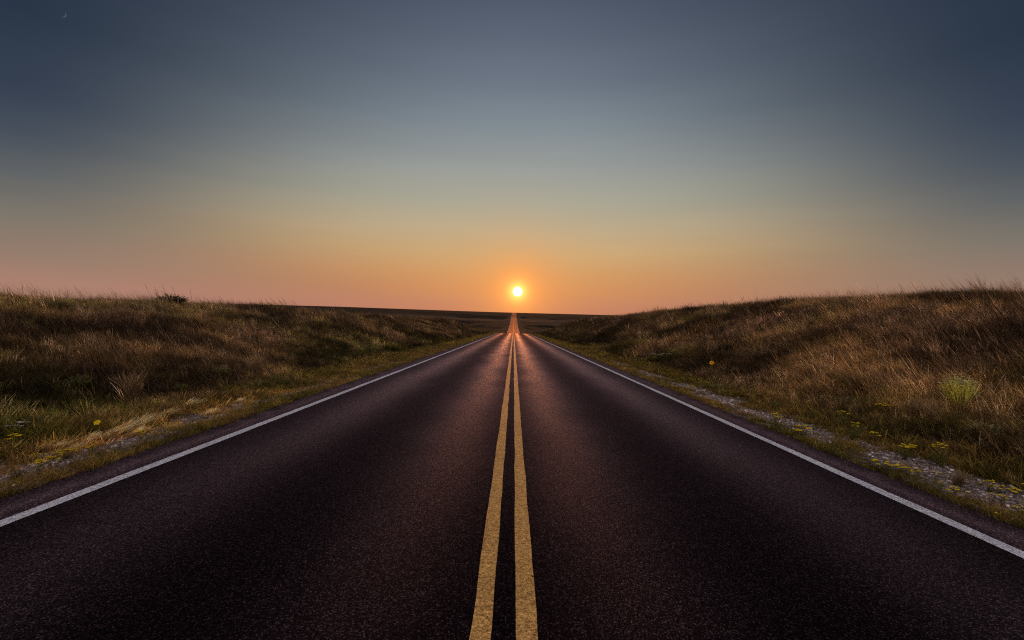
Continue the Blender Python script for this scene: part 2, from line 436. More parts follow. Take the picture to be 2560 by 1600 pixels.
def scatter(name, P, rotz, tilt, scale, index, tint, coll, label, cat):
    me = bpy.data.meshes.new(name); n = len(P)
    me.vertices.add(n); me.vertices.foreach_set('co', np.asarray(P, np.float32).ravel())
    def att(nm, typ, data, fld):
        a = me.attributes.new(nm, typ, 'POINT'); a.data.foreach_set(fld, np.asarray(data).ravel())
    rot = np.zeros((n, 3), np.float32); rot[:, 2] = rotz; rot[:, 0] = tilt[:, 0]; rot[:, 1] = tilt[:, 1]
    att('rot', 'FLOAT_VECTOR', rot, 'vector'); att('scl', 'FLOAT_VECTOR', np.asarray(scale, np.float32), 'vector')
    att('idx', 'INT', np.asarray(index, np.int32), 'value')
    t4 = np.ones((n, 4), np.float32); t4[:, :3] = tint; att('tint', 'FLOAT_COLOR', t4, 'color')
    o = link(name, me); tag(o, label, cat, kind='stuff')
    g = bpy.data.node_groups.new(name, 'GeometryNodeTree')
    g.interface.new_socket('Geometry', in_out='INPUT', socket_type='NodeSocketGeometry')
    g.interface.new_socket('Geometry', in_out='OUTPUT', socket_type='NodeSocketGeometry')
    I = g.nodes.new('NodeGroupInput'); O = g.nodes.new('NodeGroupOutput')
    ci = g.nodes.new('GeometryNodeCollectionInfo'); ci.inputs[0].default_value = coll
    ci.inputs['Separate Children'].default_value = True; ci.inputs['Reset Children'].default_value = True
    ip = g.nodes.new('GeometryNodeInstanceOnPoints'); ip.inputs['Pick Instance'].default_value = True
    def na(nm, dt):
        q = g.nodes.new('GeometryNodeInputNamedAttribute'); q.data_type = dt; q.inputs['Name'].default_value = nm; return q.outputs[0]
    g.links.new(I.outputs[0], ip.inputs['Points']); g.links.new(ci.outputs[0], ip.inputs['Instance'])
    g.links.new(na('idx', 'INT'), ip.inputs['Instance Index']); g.links.new(na('rot', 'FLOAT_VECTOR'), ip.inputs['Rotation'])
    g.links.new(na('scl', 'FLOAT_VECTOR'), ip.inputs['Scale']); g.links.new(ip.outputs[0], O.inputs[0])
    m = o.modifiers.new('scatter', 'NODES'); m.node_group = g
    return o

def fr(x, y, margin=1.0):                                # keep what the photograph's wedge (and a bit beside it) can see
    return (y > 1.2) & (np.abs(x) < 1.22*y + 3.5 + margin)

def tint_at(x, y, r):
    """colour of the standing grass: brown bank, greener toe, pale patches"""
    ax = np.abs(x)
    hgt = sstep((ax-6.3)/7)
    patch = fbm(x/2.6, y/2.6, 41, 3); green = fbm(x/3.7+5, y/3.7, 45, 3); pale = fbm(x/1.7, y/1.7+9, 48, 3)
    brown = np.array([.140, .100, .062]); gold = np.array([.26, .18, .085]); red = np.array([.118, .082, .060])
    grn = np.array([.098, .088, .030]); pal = np.array([.30, .215, .14])
    a = sstep((patch-.35)/.3)[:, None]
    c = red*(1-a) + brown*a
    a = sstep((pale-.52)/.16)[:, None]*.8; c = c*(1-a) + gold*a
    a = sstep((pale-.66)/.12)[:, None]*.7; c = c*(1-a) + pal*a
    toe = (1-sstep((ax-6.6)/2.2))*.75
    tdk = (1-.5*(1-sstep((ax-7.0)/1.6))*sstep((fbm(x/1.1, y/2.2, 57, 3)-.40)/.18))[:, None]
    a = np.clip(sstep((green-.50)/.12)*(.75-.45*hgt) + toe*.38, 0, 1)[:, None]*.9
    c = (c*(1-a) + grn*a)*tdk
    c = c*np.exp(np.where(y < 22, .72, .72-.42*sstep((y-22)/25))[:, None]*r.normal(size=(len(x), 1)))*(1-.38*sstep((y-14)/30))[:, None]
    pm = (r.random(len(x)) < .07*(1-.7*sstep((y-20)/20)))[:, None]; c = np.where(pm, np.array([.62, .47, .33])*(.6+.7*r.random((len(x), 1))), c)
    dark = fbm(x/1.6+3, y/2.6, 52, 3); c = c*(.30+1.25*sstep((dark-.28)/.42))[:, None]
    return c*1.6*np.array([.96, 1.0, 1.07])

def gen(n, x0, x1, y0, y1, r, ypow=1.0):
    y = y0 + (y1-y0)*r.random(n)**ypow; x = x0 + (x1-x0)*r.random(n)
    x = np.where(r.random(n) < .5, -x, x); k_ = fr(x, y); return x[k_], y[k_]

r = np.random.default_rng(5)
# tall grass near
x, y = gen(150000, 5.9, 19.5, 1.5, 27, r, 1.25)
keep = r.random(len(x)) < np.clip((np.abs(x)-np.where(x > 0, 6.0, 5.7))/.9, 0, 1)*np.where(np.hypot(x, y) < 14, 1, .75)
keep &= r.random(len(x)) < .35+.65*sstep((fbm(x/.8, y/.8, 77, 2)-.25)/.3)
x, y = x[keep], y[keep]; n = len(x); ax = np.abs(x)
z = ground_z(x, y)
idxs = r.integers(0, 8, n); g_ = fbm(x/3.7+5, y/3.7, 45, 3)
grm = (r.random(n) < np.clip((1-sstep((ax-6.5)/2.5))*.7 + (g_-.5)*2.5, 0, .9)); idxs[grm] = r.integers(8, 11, grm.sum())
st = r.random(n) < .035+.05*(ax > 13); idxs[st] = r.integers(11, 13, st.sum())
sc = (.50+.5*r.random(n))*(.7+.6*fbm(x/2, y/2, 66, 2))*(.72+.28*sstep((ax-6)/2.))
wsc = 1 + np.clip(np.hypot(x, y)-6, 0, 40)/22
S = np.stack([sc*1.05, sc*1.05, sc], -1)
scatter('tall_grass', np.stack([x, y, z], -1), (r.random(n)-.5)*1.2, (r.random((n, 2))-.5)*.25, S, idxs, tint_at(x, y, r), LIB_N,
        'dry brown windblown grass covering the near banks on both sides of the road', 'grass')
# tall grass middle distance
x, y = gen(40000, 6.3, 24, 25, 150, r, 1.45)
keep = (r.random(len(x)) < np.clip((np.abs(x)-5.9)/.9, 0, 1)); x, y = x[keep], y[keep]; n = len(x); z = ground_z(x, y); ax = np.abs(x)
idxs = r.integers(0, 4, n); g_ = fbm(x/3.7+5, y/3.7, 45, 3)
grm = (r.random(n) < np.clip((1-sstep((ax-6.5)/2.5))*.7+(g_-.5)*2.5, 0, .9)); idxs[grm] = r.integers(4, 6, grm.sum())
st = r.random(n) < .04; idxs[st] = 6
sc = (.6+.6*r.random(n)); wx = 1+np.clip(y-30, 0, 100)/60
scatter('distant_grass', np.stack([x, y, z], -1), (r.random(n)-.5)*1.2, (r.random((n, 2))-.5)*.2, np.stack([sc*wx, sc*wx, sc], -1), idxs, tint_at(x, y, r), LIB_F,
        'dark brown grass on the banks farther along the cutting up to the crest', 'grass')
# verge
def verge_tint(x, y, r):
    ax = np.abs(x); g_ = fbm(x/.9, y/.9, 91, 3)
    a = sstep((g_-.4)/.25)[:, None]
    c = np.array([.19, .135, .062])*(1-a) + np.array([.115, .098, .034])*a
    pale = (np.exp(-((x+5.45)/.42)**2)*sstep((fbm(x/1.1, y/1.1, 95, 2)-.28)/.2)*(y < 11))[:, None]*.85*(r.random((len(x), 1)) < .65)
    c = c*(1-pale) + np.array([.66, .42, .17])*pale
    return c*np.exp(.5*r.normal(size=(len(x), 1)))*1.6
x, y = gen(62000, 4.22, 6.6, 1.2, 40, r, 1.2)
ax = np.abs(x)
gr = np.exp(-((ax-np.where(x > 0, 5.3, 5.1))/np.where(x > 0, .58, .38))**2)*np.where(x > 0, 1.0, .55)*sstep((fbm(x/.8, y/1.3, 98, 3)-.41)/.14)
edge = np.exp(-((ax-4.42)/.2)**2)
keep = r.random(len(x)) < np.clip(.55 + .5*edge - .72*gr, .06, 1)
keep &= r.random(len(x)) < .25+.75*sstep((fbm(x/.45, y/.45, 99, 2)-.3)/.25)
x, y = x[keep], y[keep]; n = len(x); ax = np.abs(x); z = ground_z(x, y)
idxs = r.integers(0, 4, n); dm = r.random(n) < .25+.5*(np.abs(x+5.45) < .5); idxs[dm] = r.integers(4, 7, dm.sum())
wm = r.random(n) < .16+.5*(fbm(x/.7, y/.7, 120, 2) > .62); idxs[wm] = r.integers(7, 10, wm.sum())
sc = (.40+.6*r.random(n)**1.5)*(.8+.9*sstep((ax-5.3)/1.0)); wx = 1+np.clip(y-8, 0, 40)/18
scatter('verge_grass', np.stack([x, y, z], -1), r.random(n)*6.28, (r.random((n, 2))-.5)*.3, np.stack([sc*wx, sc*wx, sc], -1), idxs, verge_tint(x, y, r), LIB_S,
        'short yellow green grass and weeds growing along the pavement edges', 'grass')
x, y = gen(9000, 4.25, 7.2, 38, 150, r, 1.2)
n = len(x); z = ground_z(x, y); idxs = r.integers(4, 6, n); sc = .28+.25*r.random(n)
scatter('distant_verge_grass', np.stack([x, y, z], -1), r.random(n)*6.28, (r.random((n, 2))-.5)*.3, np.stack([sc*2.4, sc*2.4, sc], -1), idxs, verge_tint(x, y, r), LIB_F,
        'yellow green strip of low grass beside the road towards the crest', 'grass')

# pebbles
def pebble_lib():
    c = bpy.data.collections.new('pebble'); N = NT('pebble_stone')
    a = N.n('ShaderNodeAttribute', attribute_name='tint', attribute_type='INSTANCER')
    geo = N.n('ShaderNodeNewGeometry'); nz = N.noise(geo.outputs['Position'], 120, 3, .6)
    cc = N.mix(1.0, a.outputs['Color'], N.ramp(nz, [(.3, .7), (.7, 1.2)]), 'MULTIPLY')
    p = N.n('ShaderNodeBsdfPrincipled'); N.l(cc, p.inputs['Base Color']); p.inputs['Roughness'].default_value = .8
    m = N.out(p.outputs[0])
    import bmesh
    for i in range(4):
        bm = bmesh.new(); bmesh.ops.create_icosphere(bm, subdivisions=1, radius=1)
        for v in bm.verts:
            f = .75+.5*random.random(); v.co = Vector((v.co.x*f*1.2, v.co.y*f, v.co.z*f*.6))
        me = bpy.data.meshes.new('pebble'); bm.to_mesh(me); bm.free(); me.materials.append(m)
        link(f'pebble_{i}', me, None, c)
    return c
x, y = gen(42000, 4.3, 6.6, 1.5, 26, r, 1.2); ax = np.abs(x)
gr = np.exp(-((ax-np.where(x > 0, 5.3, 5.1))/np.where(x > 0, .62, .4))**2)*np.where(x > 0, 1.0, .6)*sstep((fbm(x/.8, y/1.3, 98, 3)-.38)/.14)
keep = r.random(len(x)) < gr+.04; x, y = x[keep], y[keep]; n = len(x); z = ground_z(x, y)
sc = .006+.020*r.random(n)**2.4
tn = np.array([.34, .275, .24])*(.35+2.3*r.random((n, 1))**2.2)
scatter('gravel', np.stack([x, y, z+.002], -1), r.random(n)*6.28, (r.random((n, 2))-.5)*.6, np.repeat(sc[:, None], 3, 1), r.integers(0, 4, n), tn, pebble_lib(),
        'pale grey gravel strewn between the pavement edge and the grass banks', 'gravel')

# ------------------------------------------------------------------ individual plants
PG = [(.11, .125, .03), (.14, .145, .035), (.085, .10, .03), (.17, .155, .04)]
YEL = [(1.0, .74, .015), (.98, .64, .01), (1.0, .82, .04)]
def rv(a=1.0): return random.uniform(-a, a)

def kids(root, stem, foli, heads, hmat=None, hname='flower_head'):
    stem.build('stem', M_PLANT, root); foli.build('foliage', M_PLANT, root)
    for h in heads: h.build(hname, hmat or M_PETAL, root)

def corymb(p, r, cols=YEL, n=9):
    """small flat topped cluster of button flowers"""
    m = MB()
    for i in range(n):
        a = i*2.4; q = Vector(p) + Vector((math.cos(a), math.sin(a), 0))*r*math.sqrt(i/n) + Vector((0, 0, rv(.12)*r))
        c = random.choice(cols); s_ = r*.42
        ring = [q + Vector((math.cos(t_)*s_, math.sin(t_)*s_, -s_*.25)) for t_ in [k_*math.pi/3 for k_ in range(6)]]
        m.add([q+Vector((0, 0, s_*.35))]+ring, [(0, 1+k_, 1+(k_+1) % 6) for k_ in range(6)], c)
        m.add([q-Vector((0, 0, s_*.9))]+ring, [(0, 1+(k_+1) % 6, 1+k_) for k_ in range(6)], (.16, .17, .03))
    return m

def daisy(p, r, tilt, petal, centre, n=13):
    m = MB(); p = Vector(p); up = Vector(tilt).normalized(); a = up.orthogonal().normalized(); b = up.cross(a)
    for i in range(n):
        t_ = 2*math.pi*i/n + rv(.1); d = a*math.cos(t_)+b*math.sin(t_); s_ = up.cross(d)
        L = r*random.uniform(.85, 1.1)
        m.add([p+d*r*.2-s_*r*.09, p+d*r*.2+s_*r*.09, p+d*L*.7+s_*r*.16+up*r*.05, p+d*L, p+d*L*.7-s_*r*.16+up*r*.05],
              [(0, 1, 2, 3, 4)], petal)
    m2 = MB(); ring = []
    for k_ in range(10):
        t_ = 2*math.pi*k_/10; ring.append(p+(a*math.cos(t_)+b*math.sin(t_))*r*.3+up*r*.04)
    m2.add([p+up*r*.2]+ring, [(0, 1+k_, 1+(k_+1) % 10) for k_ in range(10)], centre)
    return m, m2

def weed(name, stems, width, leafn, headr, nheads, leafl=.14, branch=True, cols=YEL, leafw=.28, headn=9, pg=PG):
    """unit-height leafy weed; returns an Empty with stem, foliage and flower heads"""
    root = bpy.data.objects.new(name, None); COL.objects.link(root)
    S_, L_, H_ = MB(), MB(), []
    tips = []
    for i in range(stems):
        a = i*2.4 + rv(.3); rr = width*math.sqrt((i+.5)/stems); hh = (1-.35*(rr/width)**2)*random.uniform(.75, 1.0)
        b0 = Vector((math.cos(a), math.sin(a), 0))*rr*.25; t0 = Vector((math.cos(a), math.sin(a), 0))*rr
        pts = [b0 + (t0-b0)*u**1.3 + Vector((rv(.015), rv(.015), hh*u)) for u in (0, .33, .66, 1)]
        pts[0].z = -.03
        S_.tube(pts, [.010, .009, .007, .005], 4, random.choice(pg))
        tips.append(pts[-1])
        if branch:
            for q in range(2):
                u = random.uniform(.5, .8); p0 = pts[1].lerp(pts[3], (u-.33)/.67); d = Vector((rv(), rv(), 1.2)).normalized()
                p1 = p0 + d*hh*random.uniform(.15, .28); S_.tube([p0, p1], [.006, .004], 3, random.choice(pg)); tips.append(p1)
        for j in range(leafn):
            u = random.uniform(.04, .95); k_ = min(int(u*3), 2); p0 = pts[k_].lerp(pts[k_+1], u*3-k_)
            ang = random.uniform(0, 6.28); up_ = random.uniform(.2, 1.1)
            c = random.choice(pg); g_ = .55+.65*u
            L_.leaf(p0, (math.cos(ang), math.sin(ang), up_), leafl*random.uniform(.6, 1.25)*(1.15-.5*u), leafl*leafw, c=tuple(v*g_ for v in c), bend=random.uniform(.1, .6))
    tips.sort(key=lambda v: -v.z)
    for p in tips[:nheads]: H_.append(corymb(p, headr*random.uniform(.75, 1.2), cols, headn))
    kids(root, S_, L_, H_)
    return root

def copy_tree(o, parent=None):
    c = o.copy(); COL.objects.link(c)
    if parent: c.parent = parent
    for ch in list(o.children): copy_tree(ch, c)
    return c

used = {}
def place(proto, px, py, hpx, label, cat, group=None, wide=1.0, hscale=1.0):
    o = proto if proto.name not in used else copy_tree(proto)
    used[proto.name] = 1
    p, dep = hit(px, py)
    s_ = hpx*dep/F_PX
    o.location = p; o.scale = (s_*wide, s_*wide, s_*hscale); o.rotation_euler = (0, 0, random.uniform(0, 6.28))
    return tag(o, label, cat, group)

random.seed(21)
T_mound = weed('flowering_weed', 15, .42, 16, .055, 8)
T_sprig = weed('flowering_weed', 7, .30, 22, .085, 7, .16)
T_mat = weed('flowering_weed', 12, .75, 16, .125, 8, .20, False)
T_single = weed('flowering_weed', 3, .22, 16, .17, 1, .20, False)
T_few = weed('flowering_weed', 5, .35, 18, .14, 4, .18, False)
T_green = weed('leafy_weed', 16, .60, 24, .05, 0, .20)
T_thin = weed('leafy_weed', 4, .18, 24, .05, 0, .16)
GY = 'yellow flowering weeds along the gravel verges'
c4 = lambda x_, y_: (2060+x_/3.436, 1000+y_/3.436)
c3 = lambda x_, y_: (1860+x_/2.7, 680+y_/2.7)
c9 = lambda x_, y_: (x_/3.78, 950+y_/3.78)
RIGHT = [
 (T_mound, c4(265, 345), 36, 'bushy weed topped with orange yellow blooms on the far side of the right gravel strip', 1.2),
 (T_few, c4(430, 372), 24, 'small weed with two yellow heads just behind the bushiest roadside weed on the right', 1.1),
 (T_sprig, c4(690, 520), 42, 'tallest bright yellow green weed standing in the middle of the right gravel strip', .95),
 (T_few, c4(765, 485), 24, 'low yellow topped weed touching the right side of the tallest gravel strip weed', 1.1),
 (T_mound, c4(990, 575), 48, 'upright weed crowded with yellow heads against the dark foot of the right bank', .9),
 (T_mat, c4(480, 610), 22, 'low mat of yellow flower heads on the pavement side of the right gravel', 1.7),
 (T_mat, c4(655, 630), 18, 'flat patch of three bright yellow heads beside the low flowering mat on the right', 1.4),
 (T_few, c4(720, 660), 20, 'short dull yellow weed in the right verge below the row of three bright heads', 1.1),
 (T_few, c4(805, 690), 24, 'weed with a pale head above an orange one at the right pavement verge', 1.0),
 (T_single, c4(965, 705), 22, 'single broad yellow flower head out on open grey gravel at the right', 1.2),
 (T_single, c4(1000, 770), 17, 'small flat yellow flower at the pavement side of the right verge', 1.2),
 (T_few, c4(1115, 835), 22, 'greenish yellow weed at the grassy pavement edge of the right verge', 1.2),
 (T_single, c4(1245, 865), 19, 'lone orange yellow flower nearest the right pavement edge', 1.1),
 (T_sprig, c4(1425, 800), 34, 'spindly weed with two raised yellow heads at the right of the gravel', .9),
 (T_mat, c4(1520, 805), 16, 'flat yellow flowers in a cluster close to the right frame edge', 1.8),
 (T_few, c4(1635, 840), 20, 'yellow head low in the verge just inside the right frame edge', 1.2),
 (T_single, c4(1705, 815), 24, 'orange yellow flower cut by the right frame edge', 1.2),
 (T_single, c4(1450, 885), 20, 'small round yellow flower below the spindly pair of heads at the right', 1.1),
 (T_few, c4(1530, 915), 24, 'pair of stacked yellow heads low in the right verge grass', 1.0),
 (T_single, c4(1470, 1045), 17, 'lowest yellow flower of the right verge near the pavement', 1.1),
 (T_mat, c4(1695, 985), 18, 'yellow flowers in shaded grass at the bottom right verge', 1.4),
 (T_mound, c3(215, 1075), 36, 'rounded green yellow mound at the right pavement edge in the middle distance', 1.3),
 (T_few, c3(395, 1130), 30, 'weed with scattered tiny yellow heads on the right pavement edge', 1.4),
 (T_mound, c3(670, 1040), 30, 'green clump with yellow tips where the right gravel meets the bank', 1.3),
 (T_sprig, c3(930, 975), 34, 'loose yellow speckled weed among brown grass at the foot of the right bank', 1.2),
 (T_sprig, c3(670, 820), 24, 'thin yellowish stalk plant alone on the lower right bank', .7),
 (T_single, c3(1048, 775), 18, 'single yellow bloom on a short stalk part way up the right bank', .8),
]
for tpl, (a, b), h_, lb, wd in RIGHT: place(tpl, a, b, h_*1.3, lb, 'wildflower', GY, wd)
LEFT = [
 (T_few, c9(125, 620), 24, 'yellow topped weed below the white flowered one at the left frame edge', 1.3),
 (T_sprig, c9(370, 900), 40, 'tall yellow green weed nearest the left pavement edge', .9),
 (T_few, c9(480, 835), 26, 'weed with round yellow heads between the tall green weed and the gravel on the left', 1.1),
 (T_single, c9(570, 790), 20, 'small pair of yellow flowers in the left verge', 1.2),
 (T_mat, c9(635, 745), 20, 'wide flat bright yellow cluster in front of the pale dry tufts on the left', 1.5),
 (T_sprig, c9(860, 710), 26, 'low green weed with dull yellow tips on the left gravel', 1.1),
 (T_single, c9(1132, 660), 20, 'yellow flower on a thin stalk beside dark gravel on the left', 1.1),
 (T_few, c9(1330, 580), 24, 'yellow flower farthest up the left gravel strip', 1.1),
 (T_mat, c9(350, 770), 16, 'dim yellow heads sunk in grass above the tall green weed on the left', 1.3),
]
for tpl, (a, b), h_, lb, wd in LEFT: place(tpl, a, b, h_*1.3, lb, 'wildflower', GY, wd)
GREEN = [
 (T_thin, c4(345, 425), 26, 'thin grey green sprig rising from the right gravel strip', .8),
 (T_green, c3(205, 935), 26, 'yellow green leafy weed beyond the gravel on the right, farthest of its kind', 1.2),
 (T_green, c4(170, 235), 28, 'bright green leafy weed at the far edge of the right gravel strip', 1.2),
 (T_green, c3(955, 690), 22, 'olive leafy weed half way up the right bank', 1.3),
 (T_green, c9(150, 950), 28, 'leafy green weed spreading at the lower left frame edge', 1.3),
 (T_green, (662, 975), 26, 'left half of the bright green weed patch by the left verge', 1.4),
 (T_green, (712, 968), 24, 'right half of the bright green weed patch by the left verge', 1.5),
 (T_green, (555, 946), 32, 'dark green leafy clump at the foot of the left bank', 1.3),
 (T_green, (452, 985), 30, 'olive green clump below brown grass on the left bank', 1.3),
 (T_green, (200, 975), 44, 'broad yellow green clump in the middle of the left bank', 1.2),
 (T_green, (60, 1075), 40, 'very dark green clump low on the left bank near the frame edge', 1.3),
 (T_green, (1545, 858), 12, 'yellow green tuft far along the right verge', 1.8),
 (T_green, (920, 885), 24, 'dark shrubby clump at the foot of the far left bank', 1.4),
]
for tpl, (a, b), h_, lb, wd in GREEN: place(tpl, a, b, h_, lb, 'weed', 'leafy green weeds in the verges and banks', wd)

# pale blooming shrub on the right bank, and the two duller shrubs
PALE = [(1.0, .88, .45), (1.0, .84, .60), (.80, .78, .26)]
o = weed('rabbitbrush', 70, .60, 44, .042, 90, .11, True, PALE, .26, 7, [(.70, .66, .13), (.85, .78, .20), (.55, .52, .10)])
place(o, 2400, 1026, 82, 'rounded pale yellow green shrub with creamy blossoms glowing on the right bank', 'shrub', None, .86, 1.15)
o = weed('yellow_shrub', 40, .75, 30, .03, 0, .12, True, YEL, .16, 5, [(.20, .20, .03), (.26, .23, .035), (.15, .16, .03)])
place(o, 2041, 912, 40, 'small yellow green shrub without blossoms high on the right bank', 'shrub', None, 1.0)
o = weed('dark_shrub', 90, 1.0, 34, .05, 0, .12, True, YEL, .5, 5, [(.05, .05, .025), (.065, .055, .03)])
place(o, 424, 790, 46, 'dark shrub breaking the skyline on top of the left bank', 'shrub', None, 1.35, .8)
o.location = (-14.1, 18.7, float(ground_z(-14.1, 18.7))); o.scale = (.66, .66, .58); o.location.z -= .04
o = weed('sage_weed', 24, .9, 22, .05, 0, .16, False, YEL, .2, 5, [(.20, .22, .15), (.26, .27, .2)])
place(o, 2120, 1010, 24, 'grey green sage like weed at the foot of the right bank', 'weed', None, 1.2)
c = copy_tree(o); used[o.name] = 1; p, dep = hit(1800, 975); c.location = p; c.scale = (.38, .38, .22)
tag(c, 'pale grey green low weed nearer the crest than the sage like one', 'weed')

# skyline weeds at the right
T_sky = weed('skyline_weed', 6, .5, 14, .05, 5, .12, True, [(.09, .06, .04)], .4, 6, [(.06, .05, .03)])
for (a, b, h_, lb) in ((2412, 742, 44, 'tall branching dead weed on the right skyline, left of its pair'), (2452, 742, 40, 'dead weed with a drooping top right of the tall branching one on the skyline'),
                       (2530, 742, 50, 'bushy dark weed on the skyline at the right frame edge'), (2330, 748, 30, 'short dark weed on the right skyline')):
    place(T_sky, a, b, h_, lb, 'weed', 'dead weeds standing on the right skyline', 1.2)

# sunflowers
def sunflower(px_, py_, hpx, facing, label, petal, centre, r_=.13):
    root = bpy.data.objects.new('sunflower', None); COL.objects.link(root)
    S_ = MB(); S_.tube([(0, 0, -.02), (.02, 0, .4), (0, -.02, .8), (.03, -.06, .97)], [.016, .013, .010, .009], 5, (.10, .12, .03))
    S_.build('stem', M_PLANT, root)
    L_ = MB()
    for i in range(7):
        a = i*2.4; L_.leaf((0, 0, .1+.11*i), (math.cos(a), math.sin(a), .5), .28, .11, c=random.choice(PG), bend=.6)
    L_.build('foliage', M_PLANT, root)
    m, m2 = daisy((.03, -.09, 1.0), r_, facing, petal, centre)
    pt = m.build('flower_head', M_PETAL, root); m2.build('flower_centre', M_PLANT, pt)
    p, dep = hit(px_, py_); s_ = hpx*dep/F_PX; root.location = p; root.scale = (s_,)*3
    tag(root, label, 'wildflower')
sunflower(1777, 935, 28, (-.3, -1, .25), 'sunflower with a dark centre facing the road on the shaded right bank', (.95, .50, .01), (.02, .012, .008), .20)
sunflower(243, 1092, 36, (.35, -.9, .8), 'single large bright yellow daisy behind the pale dry grass on the left', (1.0, .78, .02), (.75, .5, .02), .22)

# white flowering weeds
T_white = weed('white_flowering_weed', 8, .5, 16, .10, 6, .16, False, [(.8, .76, .72), (.7, .62, .6)], .3, 6, [(.06, .07, .03)])
for (a, b, h_, lb) in ((1610, 895, 14, 'white dotted weed in the dark hollow of the right bank, farthest of its group'),
                       (1632, 897, 16, 'white flowered weed second from the far end of the dark right hollow'),
                       (1656, 902, 22, 'biggest white flowered weed in the dark hollow at the foot of the right bank'),
                       (1674, 896, 14, 'white tipped weed closest to the camera in the dark right hollow'),
                       (45, 1090, 40, 'tall weed with small white flowers at the left frame edge'),
                       (397, 1032, 16, 'row of tiny white flowers just above the pale dry grass on the left'),
                       (425, 1027, 15, 'white flowers at the far end of the row above the pale dry grass')):
    place(T_white, a, b, h_, lb, 'wildflower', 'white flowering weeds', 1.3)

# pale dry tufts of grass laid over by the wind, left verge
def tuft(name, n, h_, spread, w_, lean, cols, seed, sh=.5, seg=5):
    V, Fq, C = blade_clump(n, h_, .35, spread, w_, lean, .45, seg, cols, sh, 1.0, seed)
    return V, Fq, C
root = bpy.data.objects.new('dry_grass_tuft', None); COL.objects.link(root)
V, Fq, C = tuft('t', 170, 1.0, .30, .020, (.62, .25), [(1.0, .64, .24), (.92, .54, .2), (1.0, .74, .34)], 900, .55)
link('seed_stalks', np_mesh('seed_stalks', V, Fq, M_PLANT, False, np.clip(C*1.25, 0, 1)), root)
V, Fq, C = tuft('t', 180, .5, .32, .012, (.4, .1), [(.42, .36, .14), (.5, .38, .2)], 901, .0, 3)
link('leaves', np_mesh('leaves', V, Fq, M_PLANT, False, C), root)
TUFTS = [((100, 1128), 26, 'pale dry grass tuft nearest the left frame edge'), ((140, 1124), 28, 'blond dry tuft second from the left frame edge'),
 ((172, 1128), 22, 'dull straw tuft among yellow flowers on the left verge'), ((212, 1112), 30, 'straw coloured tuft under the large yellow daisy'),
 ((245, 1103), 32, 'thick blond tuft just right of the large yellow daisy'), ((278, 1092), 34, 'brightest cream tuft in the left verge'),
 ((308, 1082), 34, 'cream tuft beside the brightest one, on the crest side'), ((330, 1090), 24, 'low cream tuft bordering the dark gravel on the left'),
 ((345, 1068), 32, 'windswept cream tuft in the middle of the pale row'), ((380, 1056), 32, 'windswept pale tuft below the row of tiny white flowers'),
 ((412, 1044), 30, 'pale tuft right of the tiny white flowers'), ((462, 1024), 28, 'tan tuft set apart towards the crest on the left'), ((512, 1040), 22, 'small isolated tan tuft by the left pavement edge'), ((590, 1008), 16, 'farthest pale tuft on the left verge')]
used.pop('dry_grass_tuft', None)
for (a, b), h_, lb in TUFTS:
    o = place(root, a, b, h_*.85, lb, 'grass tuft', 'pale dry grass tufts laid over along the left verge', 1.05)
    o.rotation_euler = (0, 0, random.uniform(-1.3, .9))
# standing tufts on the banks
root = bpy.data.objects.new('bunch_grass', None); COL.objects.link(root)
V, Fq, C = tuft('t', 420, 1.0, .15, .005, (-.1, 0), [(.26, .17, .08), (.32, .21, .10), (.2, .135, .07)], 903, .3)
link('blades', np_mesh('blades', V, Fq, M_PLANT, False, C), root)
for (a, b), h_, lb in (((640, 938), 48, 'golden bunch of standing grass at the foot of the left bank'), ((2041, 955), 48, 'grey brown fan of standing grass below the yellow green shrub'),
                       ((2290, 1050), 50, 'orange brown bunch of grass left of the pale blooming shrub'), ((2340, 1062), 52, 'orange brown bunch of grass just below the pale blooming shrub'),
                       ((1290+485, 890), 34, 'tan bunch of grass above the dark centred sunflower'), ((330, 1000), 60, 'tall reddish bunch of grass on the left bank above the cream tufts'),
                       ((2395, 1215), 36, 'dry bunch of grass on the right gravel strip')):
    place(root, a, b, h_, lb, 'grass tuft', 'bunches of standing dry grass', 1.0)
# leaning dry stalks and milkweed on the right
def stalk(px_, py_, hpx, lean, label):
    m = MB(); m.tube([(0, 0, -.02), (lean*.3, 0, .35), (lean*.7, 0, .72), (lean, 0, 1.0)], [.010, .008, .007, .004], 5, (.42, .32, .22))
    h2 = MB()
    for i in range(16):
        u = .72+.28*i/16; h2.leaf((lean*u, rv(.006), u), (rv(.5)+lean, rv(.5), .9), .05, .018, c=(.5, .38, .26))
    root = bpy.data.objects.new('dry_stalk', None); COL.objects.link(root)
    m.build('stem', M_PLANT, root); h2.build('seed_head', M_PLANT, root)
    p, dep = hit(px_, py_); s_ = hpx*dep/F_PX; root.location = p; root.scale = (s_,)*3
    tag(root, label, 'grass stalk')
    return root
stalk(2462, 1022, 84, .55, 'long pale dry stalk leaning right beside the pale blooming shrub')
stalk(2462, 1075, 96, -.28, 'upright pale stalk with a seed head in front of the pale blooming shrub')
stalk(2180, 755, 34, -.75, 'lone grass stalk bending left above the right skyline')
stalk(14, 1080, 60, .05, 'tall seed stalk standing at the left frame edge')
for i in range(9):
    xx, yy = -14.1+random.uniform(-.5, .5), 18.4+random.uniform(-1.0, 1.5)
    o = stalk(14, 1080, 60, random.uniform(-.55, -.2), 'thin seed stalk leaning left out of the dark shrub on the left skyline')
    o.location = (xx, yy, float(ground_z(xx, yy))); o.scale = (random.uniform(.55, .85),)*3
    o['group'] = 'seed stalks around the dark skyline shrub'
mk = weed('milkweed', 4, .35, 9, .05, 0, .34, False, YEL, .35, 5, [(.40, .33, .24), (.26, .27, .10)])
place(mk, 2490, 1100, 48, 'pale dried broad leaved weed at the foot of the right bank near the frame edge', 'weed')

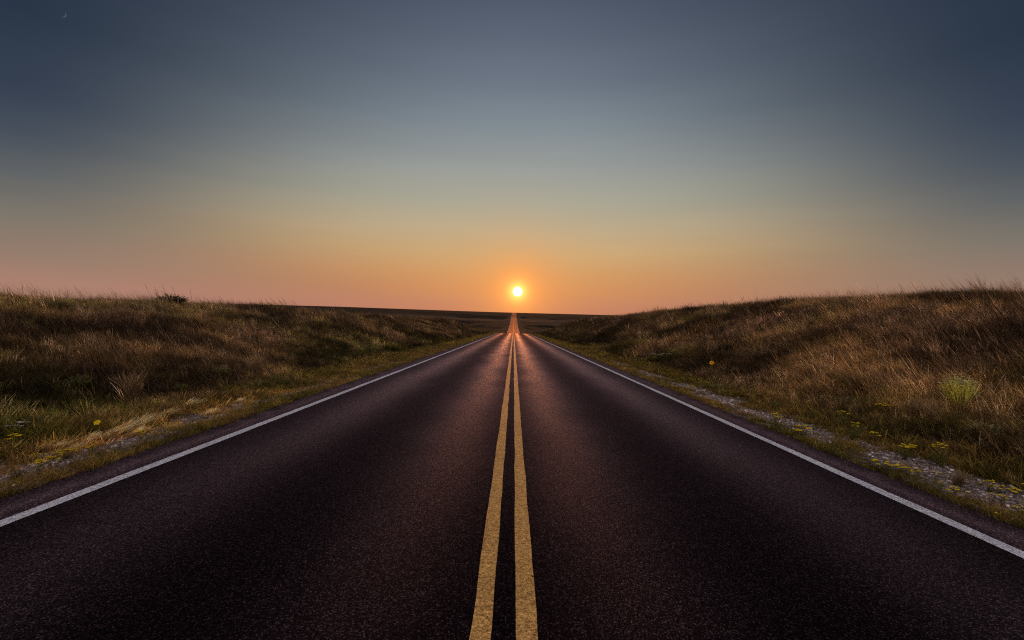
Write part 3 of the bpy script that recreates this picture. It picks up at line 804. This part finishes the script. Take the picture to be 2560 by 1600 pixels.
# ------------------------------------------------------------------ roadside posts
def post(name, px_, py_, hpx, wid, label, marker):
    root = bpy.data.objects.new(name, None); COL.objects.link(root)
    p, dep = hit(px_, py_); h_ = hpx*dep/F_PX
    m = MB(); a = wid/2; t_ = .006                      # U-channel section
    sec = [(-a, a*.7), (-a, -a*.3), (-a*.45, -a*.7), (a*.45, -a*.7), (a, -a*.3), (a, a*.7), (a-t_, a*.7), (a-t_, -a*.2), (a*.4, -a*.7+t_), (-a*.4, -a*.7+t_), (-a+t_, -a*.2), (-a+t_, a*.7)]
    vs = [(u, v, -.2) for u, v in sec] + [(u, v, h_) for u, v in sec]; n_ = len(sec)
    m.add(vs, [(i, (i+1) % n_, n_+(i+1) % n_, n_+i) for i in range(n_)] + [tuple(range(n_, 2*n_))], (1, 1, 1))
    m.build('post', M_POST, root)
    if marker:
        k_ = MB(); w_ = wid*.95
        k_.add([(-w_, -.03, h_-.28), (w_, -.03, h_-.28), (w_, -.03, h_-.02), (-w_, -.03, h_-.02), (-w_, -.024, h_-.28), (w_, -.024, h_-.28), (w_, -.024, h_-.02), (-w_, -.024, h_-.02)],
               [(0, 1, 2, 3), (5, 4, 7, 6), (0, 4, 5, 1), (3, 2, 6, 7), (1, 5, 6, 2), (0, 3, 7, 4)])
        k_.build('marker_plate', M_POST, root)
    root.location = p
    return tag(root, label, 'post')
post('marker_post', 1478, 864, 30, .075, 'thin dark marker post beside the right verge in the middle distance', True)
post('fence_post', 1512, 789, 10, .10, 'tiny post on the skyline where the right bank meets the far hill', False)


# ------------------------------------------------------------------ sun, moon, light, sky
sd = ray(1294, 729); sun_el = math.asin(sd.z); sun_az = math.atan2(sd.x, sd.y)
md = ray(156, 35)
import bmesh
D = 20000.
bm = bmesh.new(); bmesh.ops.create_uvsphere(bm, u_segments=48, v_segments=24, radius=D*math.tan(R(.62)))
me = bpy.data.meshes.new('sun'); bm.to_mesh(me); bm.free()
for p_ in me.polygons: p_.use_smooth = True
N = NT('sun_surface'); lw = N.n('ShaderNodeLayerWeight', i_Blend=.5)
em = N.n('ShaderNodeEmission'); N.l(N.ramp(lw.outputs['Facing'], [(0, (1, 1, .95)), (.55, (1, .97, .80)), (.8, (1, .80, .30)), (1, (1, .62, .14))]), em.inputs[0])
em.inputs[1].default_value = 1.6
me.materials.append(N.out(em.outputs[0]))
o = link('sun', me); o.location = sd*D + Vector((0, 0, EYE)); tag(o, 'small white hot setting sun above the end of the road', 'sun')

mb = MB(); rad = D*math.tan(R(.24)); n = 24; vs = []
for i in range(n+1):
    t = math.pi*i/n - math.pi/2
    vs.append((rad*math.cos(t), rad*math.sin(t), 0)); vs.append((rad*math.cos(t)*.62, rad*math.sin(t), 0))
mb.add(vs, [(2*i, 2*i+2, 2*i+3, 2*i+1) for i in range(n)])
N = NT('moonlight'); em = N.n('ShaderNodeEmission'); em.inputs[0].default_value = (*srgb(70, 84, 100), 1); em.inputs[1].default_value = 1
o = mb.build('moon', N.out(em.outputs[0])); o.location = md*D
o.rotation_euler = (M3.to_4x4() @ Matrix.Rotation(R(-28), 4, 'Z')).to_euler()
# face the viewer squarely
q = (-md).to_track_quat('Z', 'Y'); o.rotation_euler = (q.to_matrix() @ Matrix.Rotation(R(-25), 3, 'Z')).to_euler()
tag(o, 'faint thin crescent moon high in the dark blue sky', 'moon')

L = bpy.data.lights.new('sun_lamp', 'SUN'); L.energy = .5; L.angle = R(.6); L.color = (1, .42, .16)
lo = bpy.data.objects.new('sun_lamp', L); COL.objects.link(lo)
el = sun_el + R(1.3)
ld = Vector((math.sin(sun_az)*math.cos(el), math.cos(sun_az)*math.cos(el), math.sin(el)))
lo.rotation_euler = ld.to_track_quat('Z', 'Y').to_euler(); lo.location = (0, 0, 60)

w = bpy.data.worlds.new('World'); scene.world = w; w.use_nodes = True; t = w.node_tree; t.nodes.clear()
class WT(NT):
    def __init__(s, tr): s.t = tr; s.m = None
N = WT(t)
tc = N.n('ShaderNodeTexCoord'); nrm = N.n('ShaderNodeVectorMath', operation='NORMALIZE'); N.l(tc.outputs['Generated'], nrm.inputs[0])
sep = N.n('ShaderNodeSeparateXYZ'); N.l(nrm.outputs[0], sep.inputs[0])
elv = N.math('DIVIDE', N.math('MULTIPLY', N.math('ARCSINE', sep.outputs[2]), 180/math.pi), 60.)     # 0..1 = 0..60 deg
az = N.math('MULTIPLY', N.math('ABSOLUTE', N.math('ARCTAN2', N.math('SUBTRACT', sep.outputs[0], sd.x), sep.outputs[1])), 180/math.pi)
E = lambda d: d/60.
centre = N.ramp(elv, [(0, srgb(188, 114, 92)), (E(2.8), srgb(196, 127, 96)), (E(4.5), srgb(206, 138, 90)), (E(6.5), srgb(208, 150, 97)), (E(9.1), srgb(203, 166, 118)), (E(12.2), srgb(188, 170, 138)),
    (E(15.2), srgb(170, 167, 149)), (E(19.1), srgb(153, 158, 155)), (E(23.8), srgb(130, 141, 149)), (E(28), srgb(111, 122, 136)), (E(32), srgb(96, 106, 122)), (E(36), srgb(81, 91, 109)), (E(50), srgb(58, 66, 84)), (1, srgb(46, 54, 72))])
side = N.ramp(elv, [(0, srgb(180, 132, 118)), (E(2.9), srgb(172, 130, 113)), (E(5), srgb(152, 126, 111)), (E(8.5), srgb(125, 118, 108)), (E(11.9), srgb(95, 99, 102)), (E(15.2), srgb(69, 78, 91)),
    (E(18.4), srgb(53, 64, 82)), (E(24.6), srgb(40, 52, 70)), (E(40), srgb(34, 44, 62)), (1, srgb(36, 44, 62))])
ta = N.math('MINIMUM', N.math('DIVIDE', az, 50.), 1.0)
ta = N.math('MULTIPLY', N.math('MULTIPLY', ta, ta), N.math('SUBTRACT', 3.0, N.math('MULTIPLY', ta, 2.0)))
pw = N.math('MULTIPLY', N.ramp(elv, [(0, .16), (E(4), .2), (E(8), .34), (E(12), .50), (E(18), .34), (E(24), .22), (E(36), .18), (1, .18)], 'B_SPLINE'), 5.0)
mixf = N.math('POWER', ta, pw)
sky = N.mix(mixf, centre, side)
# faint horizontal streaks of high haze
mp = N.n('ShaderNodeMapping'); N.l(nrm.outputs[0], mp.inputs[0]); mp.inputs['Scale'].default_value = (2.2, 2.2, 22)
st_ = N.noise(mp.outputs[0], 1.0, 3, .5)
sky = N.mix(1.0, sky, N.ramp(st_, [(.3, (.975, .975, .98)), (.7, (1.025, 1.022, 1.015))]), 'MULTIPLY')
# glow round the sun, by angle from it
dt = N.n('ShaderNodeVectorMath', operation='DOT_PRODUCT'); N.l(nrm.outputs[0], dt.inputs[0]); dt.inputs[1].default_value = sd
ang = N.math('MULTIPLY', N.math('ARCCOSINE', N.math('MINIMUM', dt.outputs['Value'], 1.0)), 180/math.pi)
def gl(width, power, amp):
    return N.math('MULTIPLY', N.math('EXPONENT', N.math('MULTIPLY', N.math('POWER', N.math('DIVIDE', ang, width), power), -1.)), amp)
def addc(base, fac, col):
    m_ = N.mix(1.0, N.mix(fac, (0, 0, 0), col) if False else (0, 0, 0), (0, 0, 0), 'ADD')
    v = N.n('ShaderNodeVectorMath', operation='SCALE'); v.inputs[0].default_value = col; N.l(fac, v.inputs['Scale'])
    return N.mix(1.0, base, v.outputs[0], 'ADD')
sky = N.mix(gl(3.7, 1.3, .95), sky, (.98, .335, .07))
sky = addc(sky, gl(1.0, 1.6, 1.35), (1.0, .62, .13))
sky = addc(sky, gl(2.1, 1.5, .30), (1.0, .30, .02))
# sky behind the camera: unseen pinkish fill, brighter than twilight, to light the banks
back = N.ramp(sep.outputs[1], [(0, 0.), (1, 0.)])
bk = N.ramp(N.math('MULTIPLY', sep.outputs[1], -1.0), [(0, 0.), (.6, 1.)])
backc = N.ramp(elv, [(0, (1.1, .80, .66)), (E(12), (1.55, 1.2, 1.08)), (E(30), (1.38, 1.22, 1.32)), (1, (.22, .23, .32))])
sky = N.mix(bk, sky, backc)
nadir = N.ramp(sep.outputs[2], [(0, (.02, .015, .012)), (.002, (1, 1, 1))])
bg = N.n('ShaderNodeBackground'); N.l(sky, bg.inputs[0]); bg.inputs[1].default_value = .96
stx = N.n('ShaderNodeTexSky'); stx.sky_type = 'NISHITA'; stx.sun_disc = False
stx.sun_elevation = sun_el; stx.sun_rotation = sun_az; stx.dust_density = 2.5
bg2 = N.n('ShaderNodeBackground'); N.l(stx.outputs[0], bg2.inputs[0]); bg2.inputs[1].default_value = .002
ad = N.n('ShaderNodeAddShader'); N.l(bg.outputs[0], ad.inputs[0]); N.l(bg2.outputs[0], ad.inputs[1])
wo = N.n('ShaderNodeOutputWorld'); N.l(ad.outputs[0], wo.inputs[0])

if 0: print([ (q,hit(*q)) for q in ((424,768),(2400,1022),(243,1092))])
scene.render.engine = 'CYCLES'
scene.view_settings.view_transform = 'Standard'; scene.view_settings.look = 'None'; scene.view_settings.exposure = 0
scene.render.resolution_x = 1024; scene.render.resolution_y = 640
scene.cycles.max_bounces = 4; scene.cycles.use_denoising = False; scene.cycles.pixel_filter_type = 'BLACKMAN_HARRIS'; scene.cycles.filter_width = 1.15
